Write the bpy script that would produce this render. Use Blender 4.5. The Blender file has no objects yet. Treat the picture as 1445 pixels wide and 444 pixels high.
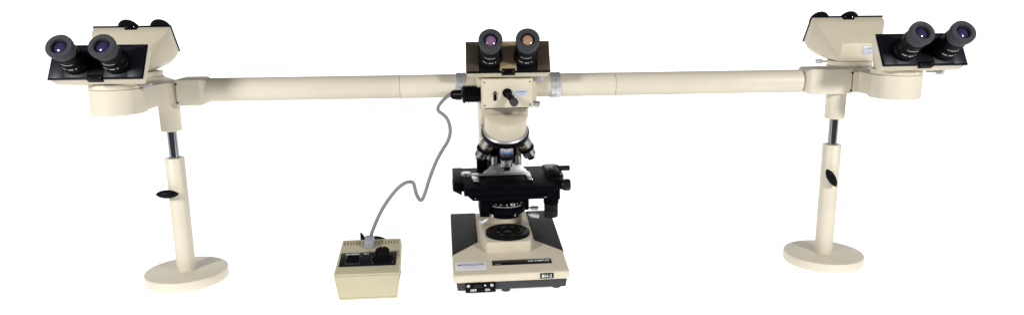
import bpy, bmesh, math, random
from mathutils import Vector, Matrix
random.seed(4)
PI = math.pi
sc = bpy.context.scene
COL = sc.collection
V = Vector

# ------------------------------------------------------------------ materials
def mat(name, col, rough=.5, metal=0., spec=.5, mottle=0., bump=0., coat=0., scale=60., col2=None, aniso=None):
    m = bpy.data.materials.new(name); m.use_nodes = True
    nt = m.node_tree; b = nt.nodes['Principled BSDF']
    b.inputs['Base Color'].default_value = (*col, 1)
    b.inputs['Roughness'].default_value = rough
    b.inputs['Metallic'].default_value = metal
    b.inputs['Specular IOR Level'].default_value = spec
    b.inputs['Coat Weight'].default_value = coat
    tc = nt.nodes.new('ShaderNodeTexCoord')
    if mottle > 0 or col2:
        n = nt.nodes.new('ShaderNodeTexNoise'); n.inputs['Scale'].default_value = scale
        n.inputs['Detail'].default_value = 5; n.inputs['Roughness'].default_value = .6
        nt.links.new(tc.outputs['Object'], n.inputs['Vector'])
        r = nt.nodes.new('ShaderNodeMapRange')
        r.inputs['From Min'].default_value = .3; r.inputs['From Max'].default_value = .7
        nt.links.new(n.outputs['Fac'], r.inputs['Value'])
        mx = nt.nodes.new('ShaderNodeMix'); mx.data_type = 'RGBA'
        c2 = col2 or tuple(c * (1 - mottle) for c in col)
        mx.inputs[6].default_value = (*col, 1); mx.inputs[7].default_value = (*c2, 1)
        nt.links.new(r.outputs['Result'], mx.inputs[0])
        nt.links.new(mx.outputs[2], b.inputs['Base Color'])
        rr = nt.nodes.new('ShaderNodeMapRange')
        rr.inputs['To Min'].default_value = max(.02, rough - .07); rr.inputs['To Max'].default_value = min(1, rough + .1)
        nt.links.new(n.outputs['Fac'], rr.inputs['Value']); nt.links.new(rr.outputs['Result'], b.inputs['Roughness'])
    if bump > 0:
        n2 = nt.nodes.new('ShaderNodeTexNoise'); n2.inputs['Scale'].default_value = 900
        nt.links.new(tc.outputs['Object'], n2.inputs['Vector'])
        bp = nt.nodes.new('ShaderNodeBump'); bp.inputs['Strength'].default_value = bump; bp.inputs['Distance'].default_value = .0005
        nt.links.new(n2.outputs['Fac'], bp.inputs['Height']); nt.links.new(bp.outputs['Normal'], b.inputs['Normal'])
    return m

CREAM = mat('cream_paint', (.665, .615, .505), .42, spec=.4, mottle=.07, bump=.15, scale=14)
CREAM2 = mat('cream_paint_warm', (.63, .572, .445), .42, spec=.4, mottle=.08, bump=.15, scale=18)
CREAMB = mat('cream_base_paint', (.64, .582, .455), .45, spec=.4, mottle=.10, bump=.15, scale=22)
PSUC = mat('aged_cream_enamel', (.475, .44, .305), .5, spec=.35, mottle=.08, bump=.2, scale=20)
BLACK = mat('black_enamel', (.004, .004, .0055), .40, spec=.07, mottle=.3)
JET = mat('jet_black_enamel', (.0028, .0028, .0045), .45, spec=.015, mottle=.3)
BLACKF = mat('black_plate', (.005, .0055, .009), .35, spec=.25, mottle=.2)
BLUEB = mat('blue_black_plate', (.010, .0115, .020), .35, spec=.3, mottle=.2)
RUBBER = mat('rubber', (.045, .048, .056), .7, spec=.3, mottle=.25, scale=120)
GREYP = mat('charcoal_texture', (.028, .028, .031), .6, spec=.35, mottle=.25, bump=.6, scale=90)
TRAY = mat('charcoal_tray', (.03, .032, .038), .5, spec=.4, mottle=.2, bump=.4)
BROWN = mat('brown_plate', (.055, .040, .028), .4, spec=.4, mottle=.15)
TAN = mat('tan_plate', (.33, .25, .145), .42, spec=.4, mottle=.08)
CHROME = mat('chrome', (.78, .78, .80), .12, metal=1)
BRIGHT = mat('bright_nickel', (.55, .55, .59), .45, metal=.6)
STEEL = mat('satin_steel', (.60, .60, .62), .3, metal=1, mottle=.12, scale=150)
OBJM = mat('brushed_nickel', (.40, .40, .43), .26, metal=1, mottle=.12, scale=120)
COLLAR = mat('collar_aluminium', (.62, .63, .66), .38, metal=.7)
RINGM = mat('ring_steel', (.42, .42, .45), .42, metal=.75)
RODM = mat('polished_rod', (.32, .33, .37), .13, metal=1)
STEELD = mat('dark_steel', (.25, .25, .28), .28, metal=1, mottle=.12)
WHITE = mat('white_ink', (.8, .8, .8), .6)
PAPER = mat('paper_sticker', (.78, .79, .83), .6, mottle=.03)
BLUEINK = mat('blue_ink', (.10, .09, .38), .6)
GREYINK = mat('grey_ink', (.12, .12, .16), .6)
PLATE = mat('pale_nameplate', (.50, .56, .66), .35, mottle=.05)
TAPE = mat('grey_tape', (.38, .38, .41), .4, mottle=.15)
GREYPL = mat('grey_plastic', (.33, .33, .38), .45, mottle=.05)
CORD = mat('grey_cord_sheath', (.20, .20, .21), .42, mottle=.15)
BLUE = mat('blue_band', (.05, .16, .55), .4)
ORANGE = mat('yellow_band', (.55, .42, .12), .4)
GAP = mat('seam_shade', (.16, .13, .09), .8)
VENT = mat('vent_slot', (.20, .15, .07), .8)
GLASSV = mat('violet_coated_glass', (.22, .11, .22), .10, metal=.35, spec=1, col2=(.42, .24, .42), scale=90)
GLASSO = mat('amber_coated_glass', (.50, .25, .15), .12, metal=.35, spec=1, col2=(.75, .45, .30), scale=80)
GLASSB = mat('dark_coated_glass', (.035, .03, .09), .05, metal=.6, spec=1, col2=(.10, .08, .25), scale=70)
GLASS = mat('field_glass', (.02, .02, .025), .08, spec=1)

# ------------------------------------------------------------------ mesh helpers
def frame(o, x, y):
    x = V(x).normalized(); y = V(y); z = x.cross(y).normalized(); y = z.cross(x)
    m = Matrix((x, y, z)).transposed().to_4x4(); m.translation = V(o); return m

def axis_frame(o, d):
    d = V(d).normalized()
    h = V((0, 0, 1)) if abs(d.z) < .9 else V((0, 1, 0))
    x = h.cross(d).normalized(); y = d.cross(x)
    m = Matrix((x, y, d)).transposed().to_4x4(); m.translation = V(o); return m

def add_hull(bm, pts, bev=0., seg=2):
    b = bmesh.new()
    for p in pts: b.verts.new(p)
    r = bmesh.ops.convex_hull(b, input=b.verts)
    junk = [g for g in r['geom_interior'] + r['geom_unused'] if isinstance(g, bmesh.types.BMVert)]
    if junk: bmesh.ops.delete(b, geom=list(set(junk)), context='VERTS')
    bmesh.ops.dissolve_limit(b, angle_limit=.01, verts=b.verts, edges=b.edges)
    if bev > 0:
        bmesh.ops.bevel(b, geom=list(b.edges), offset=bev, segments=seg, profile=.5, affect='EDGES', clamp_overlap=True)
    merge(bm, b)

def merge(bm, b, M=None):
    if M is not None: bmesh.ops.transform(b, matrix=M, verts=b.verts)
    bmesh.ops.recalc_face_normals(b, faces=b.faces)
    me = bpy.data.meshes.new('tmp'); b.to_mesh(me); b.free(); bm.from_mesh(me); bpy.data.meshes.remove(me)

def add_box(bm, x0, x1, y0, y1, z0, z1, bev=.001, M=None):
    pts = [V((x, y, z)) for x in (x0, x1) for y in (y0, y1) for z in (z0, z1)]
    if M is not None: pts = [M @ p for p in pts]
    add_hull(bm, pts, bev)

def add_lathe(bm, M, prof, n=48, ribs=0, ribdepth=0., ribrange=None):
    """prof: [(r, z)] along local z of M; closed on the axis where r is 0."""
    b = bmesh.new(); rings = []
    for k, (r, z) in enumerate(prof):
        if r <= 1e-7: rings.append([b.verts.new((0, 0, z))]); continue
        ring = []
        for i in range(n):
            a = 2 * PI * i / n; rr = r
            if ribs and ribrange and ribrange[0] <= k <= ribrange[1]:
                rr = r - ribdepth * (1 if (i * ribs * 2 // n) % 2 else 0)
            ring.append(b.verts.new((rr * math.cos(a), rr * math.sin(a), z)))
        rings.append(ring)
    for A, B in zip(rings, rings[1:]):
        if len(A) == 1 and len(B) == 1: continue
        for i in range(n):
            j = (i + 1) % n
            if len(A) == 1: b.faces.new((A[0], B[i], B[j]))
            elif len(B) == 1: b.faces.new((A[i], A[j], B[0]))
            else: b.faces.new((A[i], A[j], B[j], B[i]))
    merge(bm, b, M)

def cyl(bm, p0, p1, r, r1=None, bev=.0006, n=40):
    p0, p1 = V(p0), V(p1); L = (p1 - p0).length; r1 = r if r1 is None else r1
    e = min(bev, L * .4, r * .4, r1 * .4)
    add_lathe(bm, axis_frame(p0, p1 - p0), [(0, 0), (r - e, 0), (r, e), (r1, L - e), (r1 - e, L), (0, L)], n)

def add_prism(bm, poly, z0, z1, M=None, bev=0.):
    b = bmesh.new()
    lo = [b.verts.new((x, y, z0)) for x, y in poly]; hi = [b.verts.new((x, y, z1)) for x, y in poly]
    n = len(poly); b.faces.new(lo[::-1]); b.faces.new(hi)
    for i in range(n): b.faces.new((lo[i], lo[(i + 1) % n], hi[(i + 1) % n], hi[i]))
    if bev > 0:
        eds = [e for e in b.edges if len(e.link_faces) == 2 and e.calc_face_angle(0) > .5]
        bmesh.ops.bevel(b, geom=eds, offset=bev, segments=2, profile=.5, affect='EDGES', clamp_overlap=True)
    merge(bm, b, M)

def add_tube(bm, pts, r, n=12, cap=True):
    b = bmesh.new(); rings = []; up = V((0, 1, 0)); prev = None
    for i, p in enumerate(pts):
        t = (pts[min(i + 1, len(pts) - 1)] - pts[max(i - 1, 0)]).normalized()
        x = (up - t * up.dot(t))
        if prev is not None: x = prev - t * prev.dot(t)
        x.normalize(); prev = x; y = t.cross(x)
        rings.append([b.verts.new(p + (x * math.cos(2 * PI * k / n) + y * math.sin(2 * PI * k / n)) * r) for k in range(n)])
    for A, B in zip(rings, rings[1:]):
        for k in range(n): b.faces.new((A[k], A[(k + 1) % n], B[(k + 1) % n], B[k]))
    if cap: b.faces.new(rings[0][::-1]); b.faces.new(rings[-1])
    merge(bm, b)

def spline(P, per=10):
    P = [V(p) for p in P]; out = []
    Q = [P[0] * 2 - P[1]] + P + [P[-1] * 2 - P[-2]]
    for i in range(1, len(Q) - 2):
        a, b_, c, d = Q[i - 1:i + 3]
        for k in range(per):
            t = k / per
            out.append(.5 * ((2 * b_) + (c - a) * t + (2 * a - 5 * b_ + 4 * c - d) * t * t + (3 * b_ - a - 3 * c + d) * t ** 3))
    out.append(P[-1]); return out

def finish(bm, name, m, parent=None, label=None, ang=.6, X=None):
    if X is not None: bmesh.ops.transform(bm, matrix=X, verts=bm.verts)
    for f in bm.faces: f.smooth = True
    for e in bm.edges:
        if len(e.link_faces) == 2: e.smooth = e.calc_face_angle(0) < ang
    lo = V((1e9,) * 3); hi = -lo
    for v in bm.verts:
        for k in range(3): lo[k] = min(lo[k], v.co[k]); hi[k] = max(hi[k], v.co[k])
    c = (lo + hi) / 2
    bmesh.ops.translate(bm, vec=-c, verts=bm.verts)
    me = bpy.data.meshes.new(name); bm.to_mesh(me); bm.free()
    me.materials.append(m)
    o = bpy.data.objects.new(name, me); COL.objects.link(o)
    wl = V((0, 0, 0)) if parent is None else V(parent['_w'])
    o.location = c - wl; o['_w'] = list(c)
    if parent is not None: o.parent = parent
    if label: o['label'] = label
    return o

def part(name, m, parent, fn, label=None, ang=.6, X=None):
    bm = bmesh.new(); fn(bm); return finish(bm, name, m, parent, label, ang, X)

def thing(name, loc, label, cat, group=None):
    o = bpy.data.objects.new(name, None); COL.objects.link(o); o.location = loc; o['_w'] = list(loc)
    o.empty_display_size = .02
    o['label'] = label; o['category'] = cat
    if group: o['group'] = group
    return o

def text_bm(s, w, h, M, depth=.0002, bold=0.):
    cu = bpy.data.curves.new('t', 'FONT'); cu.body = s; cu.size = 1; cu.extrude = 0; cu.offset = bold
    cu.resolution_u = 3
    ob = bpy.data.objects.new('t', cu); COL.objects.link(ob)
    dg = bpy.context.evaluated_depsgraph_get()
    me = bpy.data.meshes.new_from_object(ob.evaluated_get(dg))
    bm = bmesh.new(); bm.from_mesh(me)
    bpy.data.objects.remove(ob); bpy.data.curves.remove(cu); bpy.data.meshes.remove(me)
    xs = [v.co.x for v in bm.verts]; ys = [v.co.y for v in bm.verts]
    sx = w / (max(xs) - min(xs)); sy = h / (max(ys) - min(ys))
    cx = (max(xs) + min(xs)) / 2; cy = (max(ys) + min(ys)) / 2
    T = M @ Matrix.Diagonal((sx, sy, 1, 1)) @ Matrix.Translation((-cx, -cy, depth))
    bmesh.ops.transform(bm, matrix=T, verts=bm.verts)
    return bm

def text(name, s, w, h, M, m, parent, X=None, bold=0.):
    return finish(text_bm(s, w, h, M, bold=bold), name, m, parent, X=X)

# ------------------------------------------------------------------ ground
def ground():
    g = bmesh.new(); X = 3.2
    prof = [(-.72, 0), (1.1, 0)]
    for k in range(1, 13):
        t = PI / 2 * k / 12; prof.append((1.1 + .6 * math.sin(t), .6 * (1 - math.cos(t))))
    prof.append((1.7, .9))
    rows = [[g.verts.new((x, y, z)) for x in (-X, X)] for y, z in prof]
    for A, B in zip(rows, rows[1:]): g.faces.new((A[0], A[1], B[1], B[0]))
    m = bpy.data.materials.new('white_sweep_added_glow'); m.use_nodes = True
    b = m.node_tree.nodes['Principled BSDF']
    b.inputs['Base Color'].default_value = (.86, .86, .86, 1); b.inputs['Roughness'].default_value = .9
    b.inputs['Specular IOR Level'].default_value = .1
    b.inputs['Emission Color'].default_value = (1, 1, 1, 1); b.inputs['Emission Strength'].default_value = GROUND_E  # added glow: keeps the sweep pure white and washes out contact shadows
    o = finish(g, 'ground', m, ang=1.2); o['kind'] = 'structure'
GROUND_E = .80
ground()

# ------------------------------------------------------------------ the microscope
MS = thing('multihead_microscope', (0, 0, 0),
           'cream and black microscope with long side arms and five pairs of eyepieces', 'microscope')
MR = Matrix.Rotation(math.radians(2.5), 4, 'Z')     # the body stands turned a little under its bridge
def mp(name, m, fn, parent=MS, label=None, ang=.6): return part(name, m, parent, fn, label, ang, MR)

# --- base
XC = -.0085
def base_body(bm):
    x0, x1 = -.128, .110
    zt = lambda y: .044 + .15 * (y + .139)
    pts = [(x0 + .004, -.137, .0255), (x1 - .004, -.137, .0255), (x0, -.141, .044), (x1, -.141, .044),
           (x0 + .002, .15, .0255), (x1 - .002, .15, .0255), (x0 + .002, .15, zt(.15)), (x1 - .002, .15, zt(.15)),
           (x0, -.141, .032), (x1, -.141, .032)]
    add_hull(bm, pts, .0055, 4)
base = mp('base', CREAMB, base_body)
def tray(bm):
    pts = [(-.1195, -.129, .006), (.1035, -.129, .006), (-.1215, -.1335, .0252), (.1055, -.1335, .0252),
           (-.119, .145, .006), (.103, .145, .006), (-.121, .147, .0252), (.105, .147, .0252)]
    add_hull(bm, pts, .002)
bt = mp('base_tray', TRAY, tray)
for x, y in ((-.088, -.112), (.086, -.112), (-.1, .12), (.084, .12), (-.02, -.12)):
    mp('rubber_foot', RUBBER, lambda bm: cyl(bm, (x, y, 0), (x, y, .0062), .009), bt)
# deck frame: x along X, y up the slope
DA = math.atan(.15)
def deck(x, y, off=0.): return frame((x, y, .044 + .15 * (y + .139)), (1, 0, 0), (0, math.cos(DA), math.sin(DA))) @ Matrix.Translation((0, 0, off))
for s in (-1, 1):
    def panel(bm):
        q = [(-.1190, -.056), (-.0622, .0), (-.0605, .148), (-.1190, .148)]
        z = lambda y: .044 + .15 * (y + .139)
        pts = []
        for x, y in q:
            pts += [(XC - s * x, y, z(y) + .0014), (XC - s * x, y, z(y) - .012)]
        add_hull(bm, pts, .0012)
    mp('side_panel', GREYP, panel)
# recessed rim shadow line between tray and base is real overhang; pedestal:
def pedestal(bm):
    pts = []
    for x0, x1, y, z in ((-.0545, .0395, -.052, .081), (-.0545, .0395, -.052, .052), (-.054, .039, .13, .081),
                         (-.0665, .0515, .004, .060), (-.0665, .0515, .13, .079)):
        pts += [(x0, y, z), (x1, y, z)]
    add_hull(bm, pts, .0012)
mp('pedestal', CREAMB, pedestal)
def port(bm):
    M = Matrix.Translation((-.0045, 0, .0812))
    add_lathe(bm, M, [(.030, 0), (.047, 0), (.0485, .0012), (.0485, .0080), (.047, .0092), (.042, .0092), (.0405, .0075),
                      (.034, .0068), (.033, .010), (.028, .010), (.0265, .006), (.016, .0055), (.0155, .0085), (.0135, .0085), (.013, .0045), (0, .0045)],
              168, 56, .0012, (2, 3))
fp = mp('field_lens_mount', BLACK, port, ang=.5)
mp('field_lens', GLASS, lambda bm: add_lathe(bm, Matrix.Translation((-.0045, 0, .0855)), [(.0125, 0), (.010, .0015), (.005, .0025), (0, .0028)]), fp)
mp('field_lens_screw', CHROME, lambda bm: cyl(bm, (-.026, -.012, .088), (-.026, -.012, .0905), .0022), fp)
# markings on the deck
st = mp('paper_sticker', PAPER, lambda bm: add_box(bm, -.0318, .0318, -.0165, .0165, 0, .0006, .0002, deck(-.0905, -.1035, .0001)))
mk = lambda nm, s, w, h, dx, dy, m, bold=0.: text(nm, s, w, h, deck(-.0905, -.1035, .0008) @ Matrix.Translation((dx, dy, 0)), m, st, MR, bold)
mk('sticker_lettering', 'MICROSCOPE', .054, .0080, 0, .0045, BLUEINK, .012)
mk('sticker_lettering', 'C E N T R A L', .030, .0028, 0, -.0035, GREYINK)
mk('sticker_lettering', 'www.microscopecentral.com', .052, .0034, 0, -.0115, BLUEINK)
br = mp('name_strip', BLACKF, lambda bm: add_box(bm, -.0622, .0622, -.0105, .0105, 0, .0008, .0003, deck(.0163, -.0955, .0001)))
text('strip_lettering', 'OLYMPUS', .044, .0064, deck(.0508, -.0945, .0011), WHITE, br, MR, .02)
for k in range(4):
    mp('indicator_dot', WHITE, lambda bm: cyl(bm, deck(0, 0, .0009) @ V((0, 0, 0)), deck(0, 0, .0012) @ V((0, 0, 0)), .0009, bev=.0001, n=12), br).location += \
        MR @ V(((-.019 + k * .0095), -.092 , .0505 + 0)) - MR @ V((0, 0, .0649))
text('strip_lettering', 'POWER', .011, .0022, deck(-.0345, -.1025, .0011), WHITE, br, MR)
pl = mp('model_plate', BLACKF, lambda bm: add_box(bm, .0485, .0762, -.1422, -.1405, .0305, .0418, .0004))
text('plate_lettering', 'BH-2', .0205, .0066, frame((.0623, -.1422, .0361), (1, 0, 0), (0, 0, 1)), WHITE, pl, MR, .012)
sw = mp('switch_plate', BLACK, lambda bm: add_box(bm, -.1035, -.0420, -.1385, -.128, .0045, .0258, .0015))
for x in (-.0975, -.0500):
    mp('plate_screw', STEEL, lambda bm: (cyl(bm, (x, -.1380, .0203), (x, -.1400, .0203), .0034, n=24)), sw)
mp('switch_dot', WHITE, lambda bm: cyl(bm, (-.0635, -.1380, .0200), (-.0635, -.1392, .0200), .0018, bev=.0002, n=20), sw)
mp('power_switch', BLACKF, lambda bm: add_box(bm, -.086, -.070, -.1405, -.137, .0155, .0235, .0012), sw)
text('switch_lettering', 'OFF', .0125, .0052, frame((-.0875, -.1387, .0105), (1, 0, 0), (0, 0, 1)), WHITE, sw, MR, .02)
text('switch_lettering', 'ON', .0095, .0052, frame((-.0590, -.1387, .0105), (1, 0, 0), (0, 0, 1)), WHITE, sw, MR, .02)

# --- pillar and arm
def pillar(bm):
    add_hull(bm, [(x, y, z) for x in (-.058, .036) for y, z in ((.075, .08), (.145, .08), (.075, .375), (.145, .375))], .006, 3)
    add_hull(bm, [(x, y, z) for x in (-.059, .044) for y, z in ((.004, .344), (.002, .378), (.12, .378), (.12, .300), (.04, .318))], .005, 3)
mp('pillar', CREAM2, pillar)
mp('focus_slide', JET, lambda bm: (add_box(bm, -.035, .022, .055, .08, .15, .262, .002), add_box(bm, -.066, -.044, .06, .085, .16, .236, .002)))
# --- nosepiece
A28 = math.radians(28)
n = V((0, math.sin(A28), -math.cos(A28))); ef = V((0, -math.cos(A28), -math.sin(A28))); C0 = V((-.0045, .030, .3075))
AXN = axis_frame(C0, n)
mp('nosepiece_housing', CREAM2, lambda bm: add_lathe(bm, AXN, [(0, -.0475), (.026, -.0470), (.0405, -.0450), (.0446, -.0425), (.0456, -.038), (.0456, -.0130), (.0452, -.0127), (.0452, -.0120), (.0456, -.0117), (.0456, -.004), (0, -.004)], 64))
nz = mp('nosepiece', BLACK, lambda bm: add_lathe(bm, AXN, [(0, -.001), (.0495, -.001), (.0522, .001), (.0522, .0105), (.047, .014), (.030, .019), (0, .021)], 96, 48, .0007, (2, 3)))
mp('silver_ring', RINGM, lambda bm: add_lathe(bm, AXN, [(.044, -.0060), (.0474, -.0056), (.0480, -.0040), (.0476, -.0036), (.0500, -.0012), (.0500, -.0008), (.044, -.0008)], 64), nz)
def objective(phi, L, band, sc_=1.):
    d = n * math.cos(A28) + (ef * math.cos(phi) + V((1, 0, 0)) * math.sin(phi)) * math.sin(A28)
    root = C0 + n * .010 + (ef * math.cos(phi) + V((1, 0, 0)) * math.sin(phi)) * .033
    F = axis_frame(root, d)
    o = mp('objective', OBJM, lambda bm: add_lathe(bm, F, [(0, 0), (.0162 * sc_, 0), (.0162 * sc_, .006), (.0152 * sc_, .0065), (.0148 * sc_, L * .40), (.0140 * sc_, L * .42), (.0140 * sc_, L * .62),
                                                      (.0126 * sc_, L * .64), (.0126 * sc_, L * .84), (.0100 * sc_, L * .87), (.0072 * sc_, L), (0, L)]))
    mp('grip_band', BLACK, lambda bm: add_lathe(bm, F, [(.012 * sc_, L * .46), (.0149 * sc_, L * .462), (.0149 * sc_, L * .60), (.012 * sc_, L * .602)], 96, 32, .0005, (1, 2)), o)
    mp('colour_band', band, lambda bm: add_lathe(bm, F, [(.0145 * sc_, L * .30), (.01500 * sc_, L * .301), (.01500 * sc_, L * .335), (.0145 * sc_, L * .336)]), o)
    return o
objective(0, .060, BLUE)
objective(math.radians(72), .062, ORANGE, 1.15)
objective(math.radians(-72), .062, ORANGE, 1.15)
objective(math.radians(144), .045, BLUE)
objective(math.radians(-144), .045, BLUE)

# --- stage
def stage_top(bm):
    add_hull(bm, [(x, y, z) for x, y in ((-.100, -.085), (.087, -.085), (-.100, .10), (.087, .10)) for z in (.1925, .209)], .0015)
    add_hull(bm, [(x, y, z) for x, y in ((-.121, -.045), (-.098, -.045), (-.121, .10), (-.098, .10)) for z in (.192, .2105)], .002)
    add_hull(bm, [(x, y, z) for x, y in ((-.1225, -.02), (-.1225, .05), (-.104, -.06), (-.104, .05)) for z in (.187, .200)], .003)
    add_hull(bm, [(x, y, z) for x, y in ((.085, -.055), (.106, -.040), (.085, .10), (.122, .10), (.119, .0)) for z in (.188, .2115)], .0015)
    add_hull(bm, [(-.082, -.080, .1805), (.072, -.080, .1805), (-.096, -.078, .1935), (.086, -.078, .1935), (-.082, .05, .1805), (.072, .05, .1805), (-.096, .08, .1935), (.086, .08, .1935)], .002)
stg = mp('stage', JET, stage_top)
mp('stage_insert', JET, lambda bm: add_box(bm, -.05, .045, -.045, .03, .2088, .2102, .0004), stg)
for x, z in ((-.077, .186), (.066, .1845), (.0695, .1845)):
    mp('stage_screw', STEEL, lambda bm: cyl(bm, (x, -.0795, z), (x, -.0815, z), .0011, bev=.0002, n=14), stg)
mp('stage_rod', BLACKF, lambda bm: (cyl(bm, (.10, .03, .2185), (.137, .03, .2185), .0058), add_box(bm, .085, .109, .0, .06, .206, .2225, .002)), stg)
mp('stage_knob', BLACKF, lambda bm: add_lathe(bm, axis_frame((.108, -.03, .196), (1, 0, 0)), [(0, 0), (.009, 0), (.0115, .006), (.0125, .009), (.0125, .018), (.011, .020), (0, .020)], 48), stg)
mp('clamp_screw', STEEL, lambda bm: cyl(bm, (.110, -.005, .213), (.117, -.005, .2135), .0025), stg)
# coaxial drive knobs
def drive(bm):
    add_hull(bm, [(x, y, z) for x, y, z in ((.073, -.022, .187), (.108, -.022, .187), (.073, .02, .187), (.108, .02, .187),
                                         (.066, -.018, .172), (.109, -.018, .160), (.082, .016, .160), (.109, .016, .160), (.078, -.018, .160))], .002)
    add_lathe(bm, axis_frame((.0915, 0, .163), (0, 0, -1)), [(0, 0), (.0158, 0), (.0165, .001), (.0165, .014), (.0145, .016), (0, .016)], 48)
dr = mp('stage_drive', JET, drive)
mp('drive_knob', BLACKF, lambda bm: add_lathe(bm, axis_frame((.0915, 0, .149), (0, 0, -1)), [(0, 0), (.0135, 0), (.0152, .001), (.0152, .012), (.0138, .0128), (.0138, .0140), (.0152, .0148), (.0152, .029), (.0135, .031), (0, .031)], 144, 36, .0009, (2, 7)), dr)
# specimen holder
def holder(bm):
    add_box(bm, -.092, .047, .006, .024, .2115, .2150, .0006)
    add_hull(bm, [(-.083, .008, .2112), (-.066, .008, .2112), (-.079, -.043, .2112), (-.067, -.043, .2112), (-.083, .008, .2145), (-.066, .008, .2145), (-.079, -.043, .2145), (-.067, -.043, .2145)], .0005)
    add_hull(bm, [(.034, .024, .2112), (.047, .024, .2112), (.038, -.038, .2112), (.046, -.038, .2112), (.034, .024, .2145), (.047, .024, .2145), (.038, -.038, .2145), (.046, -.038, .2145)], .0005)
    cyl(bm, (-.092, .016, .2113), (-.092, .016, .219), .011)
    add_hull(bm, [(-.055, .020, .214), (.043, .020, .214), (-.055, .032, .214), (.043, .032, .214), (-.030, .026, .2345), (.024, .026, .2345), (-.030, .034, .2345), (.024, .034, .2345)], .0008)
    for x in (-.030, .022):
        cyl(bm, (x, .026, .232), (x, .026, .250), .0062)
sh = mp('specimen_holder', STEEL, holder)
mp('holder_screw', STEELD, lambda bm: cyl(bm, (-.073, .002, .2143), (-.073, .002, .2158), .0022, n=16), sh)
for x in (-.073, .042):
    mp('holder_tip', CHROME, lambda bm: add_box(bm, x - .005, x + .004, -.047, -.042, .2105, .2150, .0005), sh)
# condenser
def cond(bm):
    M = axis_frame((-.0085, 0, .172), (0, 0, -1))
    add_lathe(bm, M, [(0, 0), (.044, 0), (.044, .006), (.040, .008), (.040, .024), (.0425, .026), (.0425, .036), (.037, .039), (.030, .041), (.030, .048), (0, .048)], 80)
    add_box(bm, -.066, -.045, -.035, .045, .132, .176, .002)
    add_box(bm, .022, .043, .0, .05, .134, .176, .002)
    add_hull(bm, [(x, y, z) for x, y, z in ((-.064, .0, .168), (-.064, .06, .168), (.05, .06, .168), (.05, .0, .168), (-.045, -.05, .168), (.035, -.05, .168),
                                         (-.064, .0, .176), (-.064, .06, .176), (.05, .06, .176), (.05, .0, .176), (-.045, -.05, .176), (.035, -.05, .176))], .001)
cd = mp('condenser', JET, cond)
def ticks(bm):
    for i in range(21):
        a = math.radians(-136 + i * 4.6)
        L = .0042 if i % 5 == 0 else .0024
        c, s_ = math.cos(a), math.sin(a); r = .0403
        F = frame((-.0085 + r * c, r * s_, .152 + L / 2), (-s_, c, 0), (0, 0, 1))
        add_box(bm, -.0004, .0004, -L / 2, L / 2, -.0004, .0002, 0, F)
mp('scale_marks', WHITE, ticks, cd)
for i, s in enumerate(('20', '15', '10', '5', '0', '5', '10')):
    a = math.radians(-142 + i * 17)
    c, s_ = math.cos(a), math.sin(a); r = .0406
    text('scale_lettering', s, .0034, .0024, frame((-.0085 + r * c, r * s_, .159), (-s_, c, 0), (0, 0, 1)), WHITE, cd, MR, .03)
mp('centring_screw', CHROME, lambda bm: add_lathe(bm, axis_frame((-.0005, -.045, .166), (.1, -1, .05)), [(0, 0), (.0024, 0), (.0024, .010), (.0046, .011), (.0046, .018), (.003, .0195), (0, .0195)], 32), cd)
mp('centring_screw', BRIGHT, lambda bm: add_lathe(bm, axis_frame((-.050, -.042, .131), (-.85, -.5, -.28)), [(0, 0), (.002, 0), (.002, .004), (.0052, .005), (.0052, .019), (.004, .020), (0, .020)], 40), cd)
mp('centring_screw', BRIGHT, lambda bm: add_lathe(bm, axis_frame((.038, -.030, .133), (.95, -.28, -.12)), [(0, 0), (.002, 0), (.002, .004), (.0052, .005), (.0052, .022), (.004, .023), (0, .023)], 40), cd)
mp('clamp_screw', STEEL, lambda bm: add_lathe(bm, axis_frame((.040, -.020, .145), (.98, -.18, -.02)), [(0, 0), (.002, 0), (.002, .004), (.0044, .005), (.0044, .020), (.0035, .021), (0, .021)], 40), cd)
for x, z in ((-.040, .1335), (.008, .1345)):
    mp('aperture_pin', WHITE, lambda bm: cyl(bm, (x, -.035, z - .002), (x + .001, -.038, z + .004), .0013, n=12), cd)

# --- pointer box under the head
def ibox(bm):
    add_box(bm, -.0595, .0455, -.056, .03, .3685, .4285, .0015)
ib = mp('pointer_box', CREAM2, ibox)
mp('front_plate', CREAM2, lambda bm: add_box(bm, -.0575, .0437, -.0585, -.0555, .3705, .4265, .0008), ib)
for x in (-.0535, .0395):
    for z in (.3745, .4215):
        mp('plate_screw', STEELD, lambda bm: cyl(bm, (x, -.0583, z), (x, -.0597, z), .0016, n=16), ib)
mp('slot_lever', BLACK, lambda bm: add_hull(bm, [(x, y, z) for x in (-.0350, -.0290) for y in (-.0625, -.058) for z in (.3840, .4035)], .0022, 3), ib)
mp('slot_lever_tip', STEELD, lambda bm: add_box(bm, -.0340, -.0300, -.0645, -.062, .3985, .4020, .0006), ib)
def joy(bm):
    cyl(bm, (-.0072, -.058, .3995), (-.0072, -.062, .399), .0098)
    cyl(bm, (-.0072, -.060, .3990), (.0030, -.090, .3855), .0066, .0072)
jy = mp('pointer_lever', BLACK, joy)
mp('lever_cap', RUBBER, lambda bm: add_lathe(bm, axis_frame((.0020, -.088, .3865), (.0102, -.030, -.0135)), [(0, 0), (.0082, 0), (.0086, .001), (.0086, .007), (.0078, .0085), (.005, .0080), (0, .0078)], 40), jy)
np_ = mp('nameplate', PLATE, lambda bm: add_box(bm, .0065, .0355, -.0595, -.058, .3925, .4050, .0003), ib)
text('plate_lettering', 'OLYMPUS', .022, .0030, frame((.021, -.0597, .4010), (1, 0, 0), (0, 0, 1)), GREYINK, np_, MR, .02)
text('plate_lettering', 'TOKYO', .012, .0018, frame((.021, -.0597, .3960), (1, 0, 0), (0, 0, 1)), GREYINK, np_, MR)
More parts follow.
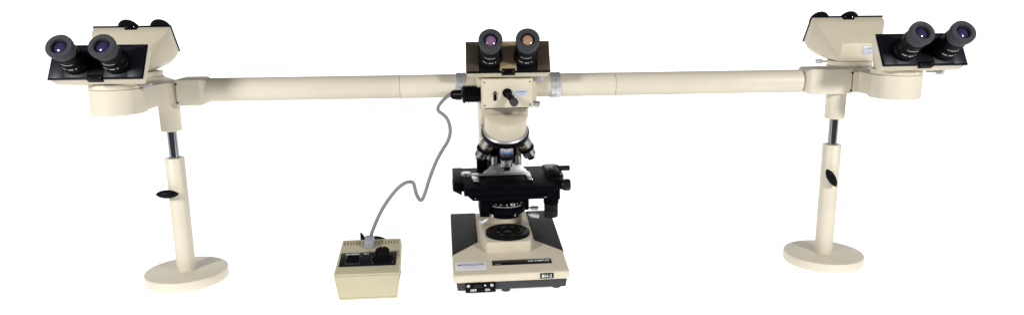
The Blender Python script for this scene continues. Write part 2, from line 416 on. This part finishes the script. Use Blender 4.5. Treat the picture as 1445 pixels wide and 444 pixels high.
mp('clamp_knob', CHROME, lambda bm: add_lathe(bm, axis_frame((.040, -.03, .3735), (1, -.12, -.13)), [(0, 0), (.003, 0), (.003, .007), (.0066, .008), (.0068, .009), (.0068, .0225), (.0058, .0235), (0, .0235)], 72, 18, .0007, (4, 5)))
mp('under_box_shade', BLACK, lambda bm: add_box(bm, -.052, .038, -.045, .03, .3655, .3687, .0005))  # black slab standing in for the shadow line under the box
# lamp socket with fins
def socket(bm):
    F = axis_frame((-.0575, -.018, .3935), (-1, 0, 0))
    pr = [(0, 0), (.0225, 0), (.0225, .002), (.0165, .003)]
    for k in range(7):
        z = .005 + k * .0042
        pr += [(.0165, z), (.0185, z), (.0185, z + .0016), (.0165, z + .0016)]
    pr += [(.0165, .0340), (.0190, .0342), (.0190, .0375), (.0150, .040), (0, .040)]
    add_lathe(bm, F, pr, 64)
mp('lamp_socket', BLACK, socket, ang=.4)

# --- bridge, rings and side tubes (world frame)
ZT = .4075
def wp(name, m, fn, parent=MS, label=None, ang=.6): return part(name, m, parent, fn, label, ang)
def bridge(bm):
    add_box(bm, -.066, .058, -.030, .045, .376, .4325, .003)
    cyl(bm, (-.092, 0, ZT + .001), (.092, 0, ZT), .0248, n=64)
    cyl(bm, (0, 0, .42), (0, 0, .440), .050, n=64)
bg = wp('bridge', CREAM2, bridge)
wp('tape_patch', TAPE, lambda bm: add_hull(bm, [(.0455, -.0315, .4285), (.0655, -.0310, .4260), (.0655, -.0310, .4165), (.048, -.0315, .4205),
                                                (.0455, -.0300, .4285), (.0655, -.0295, .4260), (.0655, -.0295, .4165), (.048, -.0300, .4205)]), bg)
wp('seam', GAP, lambda bm: add_lathe(bm, axis_frame((-.0700, 0, ZT + .001), (1, 0, 0)), [(.0245, 0), (.0249, 0), (.0249, .0006), (.0245, .0006)], 64), bg)
for s in (-1, 1):
    z = ZT + (.001 if s < 0 else -.0005)
    F = axis_frame((s * .0885, 0, z), (s, 0, 0))
    wp('knurled_ring', COLLAR, lambda bm: add_lathe(bm, F, [(.022, 0), (.0258, 0), (.0272, .0010), (.0272, .0075), (.0262, .0080), (.0262, .0090), (.0272, .0095), (.0272, .0195), (.0262, .0205), (.022, .0205)], 180, 9, .0007, (2, 7)), ang=.4)
    xj = .2247
    def tube(bm):
        add_lathe(bm, axis_frame((s * .106, 0, z), (s, 0, 0)), [(0, 0), (.0243, 0), (.0243, xj - .106 - .0006), (.0238, xj - .106), (.0238, xj - .106 + .0005), (.0241, xj - .106 + .001), (.0241, .52), (0, .52)], 96)
    tb = wp('side_tube', CREAM, tube)
    wp('tube_seam', GAP, lambda bm: add_lathe(bm, axis_frame((s * (xj - .0002), 0, z), (s, 0, 0)), [(.0237, 0), (.02395, 0), (.02395, .0008), (.0237, .0008)], 96), tb)

# --- side beam splitters
def splitter(s, bx, yf, yr, z0, z1, xr, front_x0, front_x1, depth):
    """bx: |X| of the front boss, yf/yr: front and rear boss Y."""
    R = .0487
    blk = wp('coupling_block', CREAM, lambda bm: add_hull(bm, [(s * x, y, zz) for x, y, zz in
        [(front_x0, -.021, z0 + .004), (front_x0, .021, z0 + .004), (front_x0, -.021, z1 - .004), (front_x0, .021, z1 - .004),
         (front_x0 + .008, -.031, z0), (front_x0 + .008, .031, z0), (front_x0 + .008, -.031, z1), (front_x0 + .008, .031, z1),
         (front_x1, -.031, z0), (front_x1, .031, z0), (front_x1, -.031, z1), (front_x1, .031, z1)]], .0022, 3))
    for zz in (z0 + .007, z1 - .009):
        wp('block_screw', BLACK, lambda bm: cyl(bm, (s * (front_x1 - .002), -.030, zz), (s * (front_x1 - .002), -.0325, zz), .0019, n=16), blk)
    def body(bm):
        pts = []
        xn = front_x1 + .002
        pts.append((xn, -depth)); pts.append((xn + .012, -depth))
        a0 = math.radians(186 if s < 0 else 196)
        start = V((bx + R * math.cos(a0), yf + R * math.sin(a0)))
        P0 = V((xn + .012, -depth)); P1 = V((bx - R + .003, -depth - .001)) if bx - R > xn + .012 else V((xn + .016, -depth - .004))
        for k in range(1, 8):
            t = k / 8; q = P0 * (1 - t) ** 2 + P1 * 2 * t * (1 - t) + start * t * t; pts.append((q.x, q.y))
        for k in range(41):
            a = a0 + math.radians(240) * k / 40
            pts.append((bx + R * math.cos(a), yf + R * math.sin(a)))
        pts += [(bx + .008, 0)]
        for k in range(33):
            a = math.radians(-80) + math.radians(240) * k / 32
            pts.append((xr + R * math.cos(a), yr + R * math.sin(a)))
        pts += [(xn + .012, depth), (xn, depth)]
        poly = [(s * x, y) for x, y in pts]
        if s < 0: poly = poly[::-1]
        add_prism(bm, poly, z0 + .0035, z1 - .0075, bev=.0012)
        for x, y in ((bx, yf), (xr, yr)): cyl(bm, (s * x, y, z0 + .0005), (s * x, y, z1 - .006), R + .0006, n=96, bev=.0014)
    b = wp('beam_splitter', CREAM, body, ang=.5)
    wp('seam', GAP, lambda bm: add_box(bm, min(s * (front_x1 - .0002), s * (front_x1 + .0022)), max(s * (front_x1 - .0002), s * (front_x1 + .0022)), -.027, .027, z0 + .003, z1 - .007, 0), b)
    for x, y in ((bx, yf), (xr, yr)):
        wp('boss_ring', CREAM, lambda bm: cyl(bm, (s * x, y, z1 - .0052), (s * x, y, z1 + .0045), .0480, n=80), b)
        wp('boss_seam', GAP, lambda bm: cyl(bm, (s * x, y, z1 - .0066), (s * x, y, z1 - .0048), .0476, n=80), b)
    wp('post_sleeve', CREAM, lambda bm: add_lathe(bm, axis_frame((s * PX[s], 0, .325), (0, 0, 1)), [(.0102, 0), (.0190, 0), (.0205, .0015), (.0212, .058), (.0102, .058), (.0102, 0)], 64))
    return b
PX = {-1: .7022, 1: .7085}
splitter(-1, .7535, -.106, .105, .380, .4335, .800, .6180, .6740, .0240)
splitter(1, .7865, -.087, .105, .3815, .4350, .785, .6300, .7260, .0300)

# --- binocular heads
def head(cx, cy, cz, rear=False, fz=.019, spacing=.0715, elen=.074, style='black', lens=(GLASSB, GLASSB), rot=0., pos=.45, ledge=True, knob=1, parts_name='binocular_head'):
    E = math.radians(33); ce, se = math.cos(E), math.sin(E)
    W = .083; L = .067; T = .020
    M = Matrix.Translation((cx, cy, cz)) @ Matrix.Rotation((PI if rear else 0) + math.radians(rot), 4, 'Z')
    fb = V((0, -.080, fz)); up = V((0, se, ce)); nn = V((0, -ce, se))     # nn: out of the face, towards the viewer
    def hp(name, m, fn, parent, ang=.6, label=None): return part(name, m, parent, fn, label, ang, M)
    def body(bm):
        pts = []
        for x in (-W, W):
            for a, t in ((0, 0), (L, 0), (0, T), (L, T)):
                p = fb + up * a - nn * (t + .002); k = .978 if t else 1
                pts.append((x * k, p.y, p.z))
        for x in (-.043, .043):
            for y in (-.036, .030):
                for z in (0, max(.038, fz) if y > 0 else .03): pts.append((x, y, z))
        if rear:
            for x in (-1, 1): pts += [(x * .074, -.058, fz - .022), (x * .062, -.034, fz - .031), (x * .050, -.040, .004)]
        add_hull(bm, pts, .0022, 2)
    b = hp(parts_name, CREAM2 if style == 'brown' else CREAM2, body, MS)
    F = frame(fb, (1, 0, 0), up) # local: x right, y up the face, z out of it
    def plate(bm):
        add_box(bm, -W - .0012, W + .0012, -.0015, L + .0015, -.0022, .0012, .0006, F)
    hp('face_plate', BLACK, plate, b)
    xs = (-spacing / 2, spacing / 2)
    if style == 'brown':
        for sx in (-1, 1):
            hp('side_cover', BROWN, lambda bm: add_box(bm, min(sx * .0585, sx * W), max(sx * .0585, sx * W), .0015, L, .001, .0035, .0006, F), b)
        hp('centre_cover', TAN, lambda bm: add_box(bm, -.0165, .0165, .0015, L + .0005, .001, .0030, .0006, F), b)
    else:
        for sx in (-1, 1):
            hp('side_cover', BLUEB, lambda bm: add_box(bm, min(sx * .0560, sx * (W - .001)), max(sx * .0560, sx * (W - .001)), .0010, L, .001, .0030, .0008, F), b)
        for x in xs:
            hp('slide_plate', BLUEB, lambda bm: add_box(bm, x - .022, x + .022, .0020, L - .003, .001, .0024, .0008, F), b)
    # little scale bracket below the face
    def bracket(bm):
        add_box(bm, -.0135, .0135, -.0042, .0060, .0008, .0042, .0008, F)
        add_box(bm, -.0135, .0135, -.0050, -.0010, -.006, .0042, .0008, F)
    k = hp('scale_bracket', BLACK, bracket, b)
    if rear:
        t2 = hp('rear_bracket', BLACK, lambda bm: add_box(bm, -.0125, .0125, L - .002, L + .0040, -.0125, .0030, .0008, F), b)
        for x in (-.0085, .0085):
            hp('bracket_screw', CHROME, lambda bm: cyl(bm, F @ V((x, L + .0035, -.0085)), F @ V((x, L + .0050, -.0085)), .0016, bev=.0003, n=14), b)
    for x in (-.0100, .0100):
        hp('bracket_screw', CHROME, lambda bm: add_lathe(bm, F @ Matrix.Translation((x, -.0005, .0040)), [(0, 0), (.0018, 0), (.0018, .0008), (0, .0010)], 14), b)
    # prism-slide scale plate on the front lip, dovetail thumb screw
    kx = .050 * knob
    hp('thumb_screw', BRIGHT, lambda bm: add_lathe(bm, axis_frame((kx * .84, -.017, -.0035), (knob, -.25, 0)), [(0, 0), (.0022, 0), (.0022, .0185), (.0050, .019), (.0054, .020), (.0054, .032), (.0045, .0335), (0, .0335)], 60, 15, .0006, (4, 5)), b)
    for i, x in enumerate(xs):
        P = F @ V((x, L * pos, .001)); A = axis_frame(P, nn); e = elen
        hp('eyepiece_tube', BLACK, lambda bm: add_lathe(bm, A, [(0, 0), (.0232, 0), (.0238, .001), (.0238, e * .16), (.0225, e * .18), (.0225, e * .34), (.0200, e * .38), (.0200, e * .50),
            (.0208, e * .51), (.0208, e * .64), (.0190, e * .66), (.0190, e * .80), (0, e * .80)], 72, 36, .0005, (8, 9)), b)
        hp('eyecup', BLACKF if rear else RUBBER, lambda bm: add_lathe(bm, A, [(.0120, e * .64), (.0196, e * .66), (.0205, e * .70), (.0213, e * .80), (.0228, e * .86), (.0232, e * .93), (.0228, e * .985), (.0215, e), (.0150, e),
            (.0138, e * .985), (.0132, e * .93), (.0120, e * .90)], 72), b)
        hp('lens_cell', BLACK, lambda bm: add_lathe(bm, A, [(.0135, e * .90), (.0130, e * .935), (.0118, e * .93), (.0110, e * .905), (0, e * .90)], 48), b)
        hp('eye_lens', lens[i], lambda bm: add_lathe(bm, A, [(.0112, e * .905), (.0100, e * .905 + .0012), (.0075, e * .905 + .0024), (.0045, e * .905 + .0032), (0, e * .905 + .0036)], 48), b)
        # engraved white marks around the tube
        def marks(bm):
            for j in range(9):
                if j in (3, 7): continue
                a = math.radians(-128 + j * 8)
                r = .0226; c, s_ = math.cos(a), math.sin(a)
                add_box(bm, -.0008, .0008, -.0011, .0011, -.0003, .00015, 0, A @ frame((r * c, r * s_, e * .27), (-s_, c, 0), (0, 0, 1)))
            for j in range(13):
                a = math.radians(-125 + j * 5); r = .0201; c, s_ = math.cos(a), math.sin(a)
                add_box(bm, -.0009, .0009, -.0003, .0003, -.0003, .00015, 0, A @ frame((r * c, r * s_, e * .45), (-s_, c, 0), (0, 0, 1)))
        hp('tube_marks', WHITE, marks, b)
    return b, M
head(-.0028, 0, .4285, fz=.0155, spacing=.0712, elen=.078, style='brown', lens=(GLASSV, GLASSO), knob=1)
head(-.7555, -.100, .4365, fz=.0175, spacing=.0725, elen=.066, knob=1)
head(.7990, -.084, .4375, fz=.0165, spacing=.0785, elen=.074, knob=1)
hl, ML = head(-.8200, .100, .4385, rear=True, fz=.0385, elen=.052, pos=.40, knob=1)
hr, MRR = head(.7885, .098, .4400, rear=True, fz=.0400, elen=.050, pos=.36, knob=1)
nb = part('nameplate', PLATE, hr, lambda bm: add_box(bm, -.030, -.006, .0300, .0312, .0150, .0330, .0003), None, .6, MRR)
text('plate_lettering', 'OLYMPUS', .017, .0035, frame((-.018, .0312, .0285), (-1, 0, 0), (0, 0, 1)), GREYINK, nb, MRR)
text('plate_lettering', 'JAPAN', .008, .0025, frame((-.021, .0312, .0190), (-1, 0, 0), (0, 0, 1)), GREYINK, nb, MRR)

# ------------------------------------------------------------------ support stands
def stand(s, label, knob_tilt, kx, kz):
    x = s * PX[s]
    t = thing('support_stand', (x, 0, 0), label, 'stand', 'round footed posts holding up the side arms')
    part('foot_disc', CREAM, t, lambda bm: add_lathe(bm, Matrix.Translation((x, 0, 0)), [(0, 0), (.0835, 0), (.0848, .0015), (.0848, .0175), (.0838, .0198), (.0815, .0206), (0, .0206)], 128))
    part('post', CREAM, t, lambda bm: add_lathe(bm, Matrix.Translation((x, 0, .0200)), [(.0185, 0), (.0192, .0005), (.0192, .2462), (.0184, .2475), (.0115, .2475), (.0108, .2455), (.0108, .24)], 72))
    part('rod', RODM, t, lambda bm: cyl(bm, (x, 0, .20), (x, 0, .3600), .0098, n=64))
    kp = V((kx, -.030, kz))
    def knob(bm):
        d = V((math.cos(knob_tilt), 0, math.sin(knob_tilt)))
        h = .0235; pr = []
        for k in range(25):
            u = -1 + 2 * k / 24; pr.append((.0088 * (1 - abs(u) ** 2.2) ** .75 if abs(u) < 1 else 0, u * h))
        add_lathe(bm, axis_frame(kp, d), pr, 40)
        cyl(bm, (kx, -.015, kz), (kx, -.028, kz), .0055)
    part('clamp_knob', BLACK, t, knob)
stand(-1, 'cream post on round foot with its black clamp knob lying level, beside the power supply', 0.0, -.7135, .1965)
stand(1, 'cream post on round foot with steeply tilted black clamp knob, rightmost in the photo', math.radians(-58), .6985, .1990)

# ------------------------------------------------------------------ power supply
PS = thing('power_supply', (-.292, -.08, 0), 'small yellowed cream power supply box with a black dial and vents on top', 'power supply')
PR = Matrix.Translation((-.292, -.156, 0)) @ Matrix.Rotation(math.radians(1.8), 4, 'Z')
def pp(name, m, fn, parent=PS, ang=.6): return part(name, m, parent, fn, None, ang, PR)
def case(bm):
    pts = []
    for hw, y, z in ((.0585, .004, .0065), (.0640, -.004, .0560), (.0638, -.003, .0595), (.0605, .119, .0890), (.0605, .123, .0880), (.0610, .150, .064), (.0560, .150, .0065)):
        pts += [(-hw, y, z), (hw, y, z)]
    add_hull(bm, pts, .0022, 3)
case_o = pp('case', PSUC, case)
pp('lower_case', PSUC, lambda bm: add_hull(bm, [(sx * hw, y, z) for sx in (-1, 1) for hw, y, z in ((.0570, .0055, .0015), (.0582, .0042, .0062), (.055, .148, .0015), (.056, .149, .0062))], .001))
pp('seam', GAP, lambda bm: add_box(bm, -.0570, .0570, .0055, .147, .0055, .0072, 0), case_o)
pp('seam', GAP, lambda bm: add_box(bm, -.0630, .0630, -.00415, .0, .0548, .0552, 0), case_o)
for x, y in ((-.045, .02), (.045, .02), (-.045, .13), (.045, .13)):
    pp('rubber_foot', RUBBER, lambda bm: cyl(bm, (x, y, 0), (x, y, .0018), .006, bev=.0003, n=20))
SA = math.atan2(.0890 - .0595, .122)
PF = frame((0, -.003, .0595), (1, 0, 0), (0, math.cos(SA), math.sin(SA)))   # the sloping top: x across, y up the slope
def vents(bm):
    for i in range(18):
        if i in (7, 8, 9): continue
        x = -.0545 + i * .0064 + (.0016 if i > 8 else 0) - (.0012 if (i // 3) % 2 else 0)
        add_box(bm, x - .0013, x + .0013, .1055, .1190, -.001, .00025, 0, PF)
pp('vent_slots', VENT, vents, case_o)
pan = pp('control_panel', BLACKF, lambda bm: add_box(bm, -.0575, .0560, .0255, .0760, 0, .0009, .0003, PF))
text('panel_lettering', 'OLYMPUS', .0270, .0060, PF @ Matrix.Translation((-.0340, .0690, .0010)), WHITE, pan, PR, .03)
text('panel_lettering', 'PL3', .0085, .0060, PF @ Matrix.Translation((-.0060, .0695, .0010)), WHITE, pan, PR, .02)
def switch_frame(bm):
    add_box(bm, -.0460, -.0170, .0330, .0345, .0008, .0022, .0003, PF); add_box(bm, -.0460, -.0170, .0605, .0620, .0008, .0022, .0003, PF)
    add_box(bm, -.0460, -.0445, .0345, .0605, .0008, .0022, .0003, PF); add_box(bm, -.0185, -.0170, .0345, .0605, .0008, .0022, .0003, PF)
sf = pp('rocker_switch', BLACK, lambda bm: add_hull(bm, [PF @ V(p) for p in ((-.0435, .036, .0005), (-.0195, .036, .0005), (-.0435, .059, .0005), (-.0195, .059, .0005), (-.0435, .036, .0025), (-.0195, .036, .0025), (-.0435, .059, .0065), (-.0195, .059, .0065))], .0006))
pp('switch_frame', STEELD, switch_frame, sf)
DK = PF @ Matrix.Translation((.0290, .0480, .0009))
def dial(bm):
    add_lathe(bm, DK, [(0, 0), (.0212, 0), (.0217, .001), (.0207, .0055), (.0150, .0070), (.0140, .0075), (.0143, .0085), (.0143, .0205), (.0132, .0220), (0, .0220)], 120, 20, .0011, (6, 7))
dl = pp('dial', BLACK, dial, ang=.5)
pp('dial_pointer', WHITE, lambda bm: add_box(bm, -.0004, .0004, .008, .0125, .0220, .0223, 0, DK), dl)
def dots(bm):
    for a in range(210, -31, -24):
        a = math.radians(a); add_lathe(bm, DK @ Matrix.Translation((.0235 * math.cos(a), .0235 * math.sin(a), -.0001)), [(0, .0004), (.0007, .0003), (.0007, 0)], 10)
pp('dial_marks', WHITE, dots, pan)

# ------------------------------------------------------------------ cords
PC = thing('lamp_cord', (-.11, -.018, .393), 'grey cable hanging between the black lamp plug and the grey plug on the power supply', 'cable')
F = axis_frame((-.0975, -.0225, .3925), (-1, 0, .02))
part('lamp_plug', BLACK, PC, lambda bm: add_lathe(bm, F, [(0, 0), (.0108, 0), (.0108, .012), (.0100, .0135), (.0100, .017), (.0085, .020), (.0060, .0225), (.0045, .0228), (0, .0228)], 48))
part('plug_clip', STEELD, PC, lambda bm: add_box(bm, -.1150, -.0990, -.0350, -.0330, .3945, .3962, .0003))
part('supply_plug', GREYPL, PC, lambda bm: add_hull(bm, [PR @ (PF @ V((x, y, z))) for x, y, z in ((-.0130, .0880, .0004), (.0070, .0880, .0004), (-.0130, .1230, .0004), (.0070, .1230, .0004), (-.0110, .0890, .0180), (.0060, .0890, .0180), (-.0110, .1140, .0180), (.0060, .1140, .0180))], .0010))
pts = [(-.1180, -.0225, .3930), (-.1240, -.025, .3912), (-.1350, -.030, .3835), (-.1440, -.032, .3735), (-.1472, -.032, .3650), (-.1440, -.032, .3590), (-.1360, -.032, .3530), (-.1280, -.033, .3430), (-.1235, -.034, .3290),
       (-.1235, -.035, .3140), (-.1285, -.037, .2980), (-.1390, -.040, .2820), (-.1500, -.044, .2640), (-.1600, -.048, .2430), (-.1690, -.052, .2200), (-.1760, -.056, .1990), (-.1818, -.059, .1850),
       (-.1860, -.060, .1790), (-.1912, -.061, .1830), (-.1958, -.062, .1940), (-.1985, -.062, .2070), (-.2008, -.062, .2160), (-.2060, -.062, .2192), (-.2160, -.062, .2178), (-.2275, -.061, .2110), (-.2400, -.060, .1990),
       (-.2530, -.059, .1830), (-.2660, -.058, .1640), (-.2780, -.058, .1420), (-.2880, -.058, .1200), (-.2935, -.057, .1060), (-.2955, -.055, .0930)]
part('cable', CORD, PC, lambda bm: add_tube(bm, spline(pts, 8), .0036, 16))
MC = bmesh.new()
add_tube(MC, spline([(-.262, -.004, .040), (-.262, .010, .053), (-.268, .014, .063), (-.280, .016, .0715), (-.298, .024, .072), (-.312, .030, .060), (-.318, .040, .03), (-.315, .06, .012), (-.300, .08, .0045), (-.285, .13, .0045), (-.29, .20, .0045)], 10), .0042, 14)
mc = finish(MC, 'mains_cord', BLACK); mc['label'] = 'black mains cable looping out of the back of the power supply box'; mc['category'] = 'cable'
pp('mains_socket', BLACK, lambda bm: add_hull(bm, [(-.0280, .146, .055), (-.0150, .146, .055), (-.0280, .162, .055), (-.0150, .162, .055), (-.0275, .150, .0950), (-.0240, .150, .0950), (-.0275, .156, .0950), (-.0150, .160, .076), (-.0150, .150, .076)], .001))

# ------------------------------------------------------------------ camera (fitted to the photograph)
f_px = 1064.16; pitch = .216090254; roll = -.0102195974; yaw = .0496610518
fw = V((math.sin(yaw) * math.cos(pitch), math.cos(yaw) * math.cos(pitch), -math.sin(pitch)))
r = V((math.cos(yaw), -math.sin(yaw), 0)); u = r.cross(fw)
r2 = r * math.cos(roll) + u * math.sin(roll); u2 = -r * math.sin(roll) + u * math.cos(roll)
cam = bpy.data.cameras.new('camera'); co = bpy.data.objects.new('camera', cam); COL.objects.link(co)
Mc = Matrix((r2, u2, -fw)).transposed().to_4x4(); Mc.translation = V((-.0718938578, -1.58052442, .6)); co.matrix_world = Mc
cam.sensor_width = 36; cam.sensor_fit = 'HORIZONTAL'; cam.lens = 36 * f_px / 1445; cam.clip_end = 200; cam.clip_start = .01
sc.camera = co

# ------------------------------------------------------------------ light: two softboxes, one each side, and a dim studio
w = bpy.data.worlds.new('World'); sc.world = w; w.use_nodes = True
w.node_tree.nodes['Background'].inputs[0].default_value = (1, 1, 1, 1); w.node_tree.nodes['Background'].inputs[1].default_value = .10
def softbox(loc, target, size, power, col=(1, .985, .96)):
    L = bpy.data.lights.new('softbox', 'AREA'); L.shape = 'RECTANGLE'; L.size = size[0]; L.size_y = size[1]; L.energy = power; L.color = col
    o = bpy.data.objects.new('softbox', L); COL.objects.link(o); o.location = loc
    o.rotation_euler = (V(target) - V(loc)).to_track_quat('-Z', 'Y').to_euler()
softbox((-1.62, -1.50, 1.10), (-.5, 0, .25), (.24, .24), 34)
softbox((1.48, -1.75, 1.12), (.5, 0, .25), (.24, .24), 36)
sc.view_settings.view_transform = 'Standard'; sc.view_settings.look = 'None'; sc.view_settings.gamma = 1
sc.view_settings.exposure = 0
for o in bpy.data.objects:
    if '_w' in o: del o['_w']
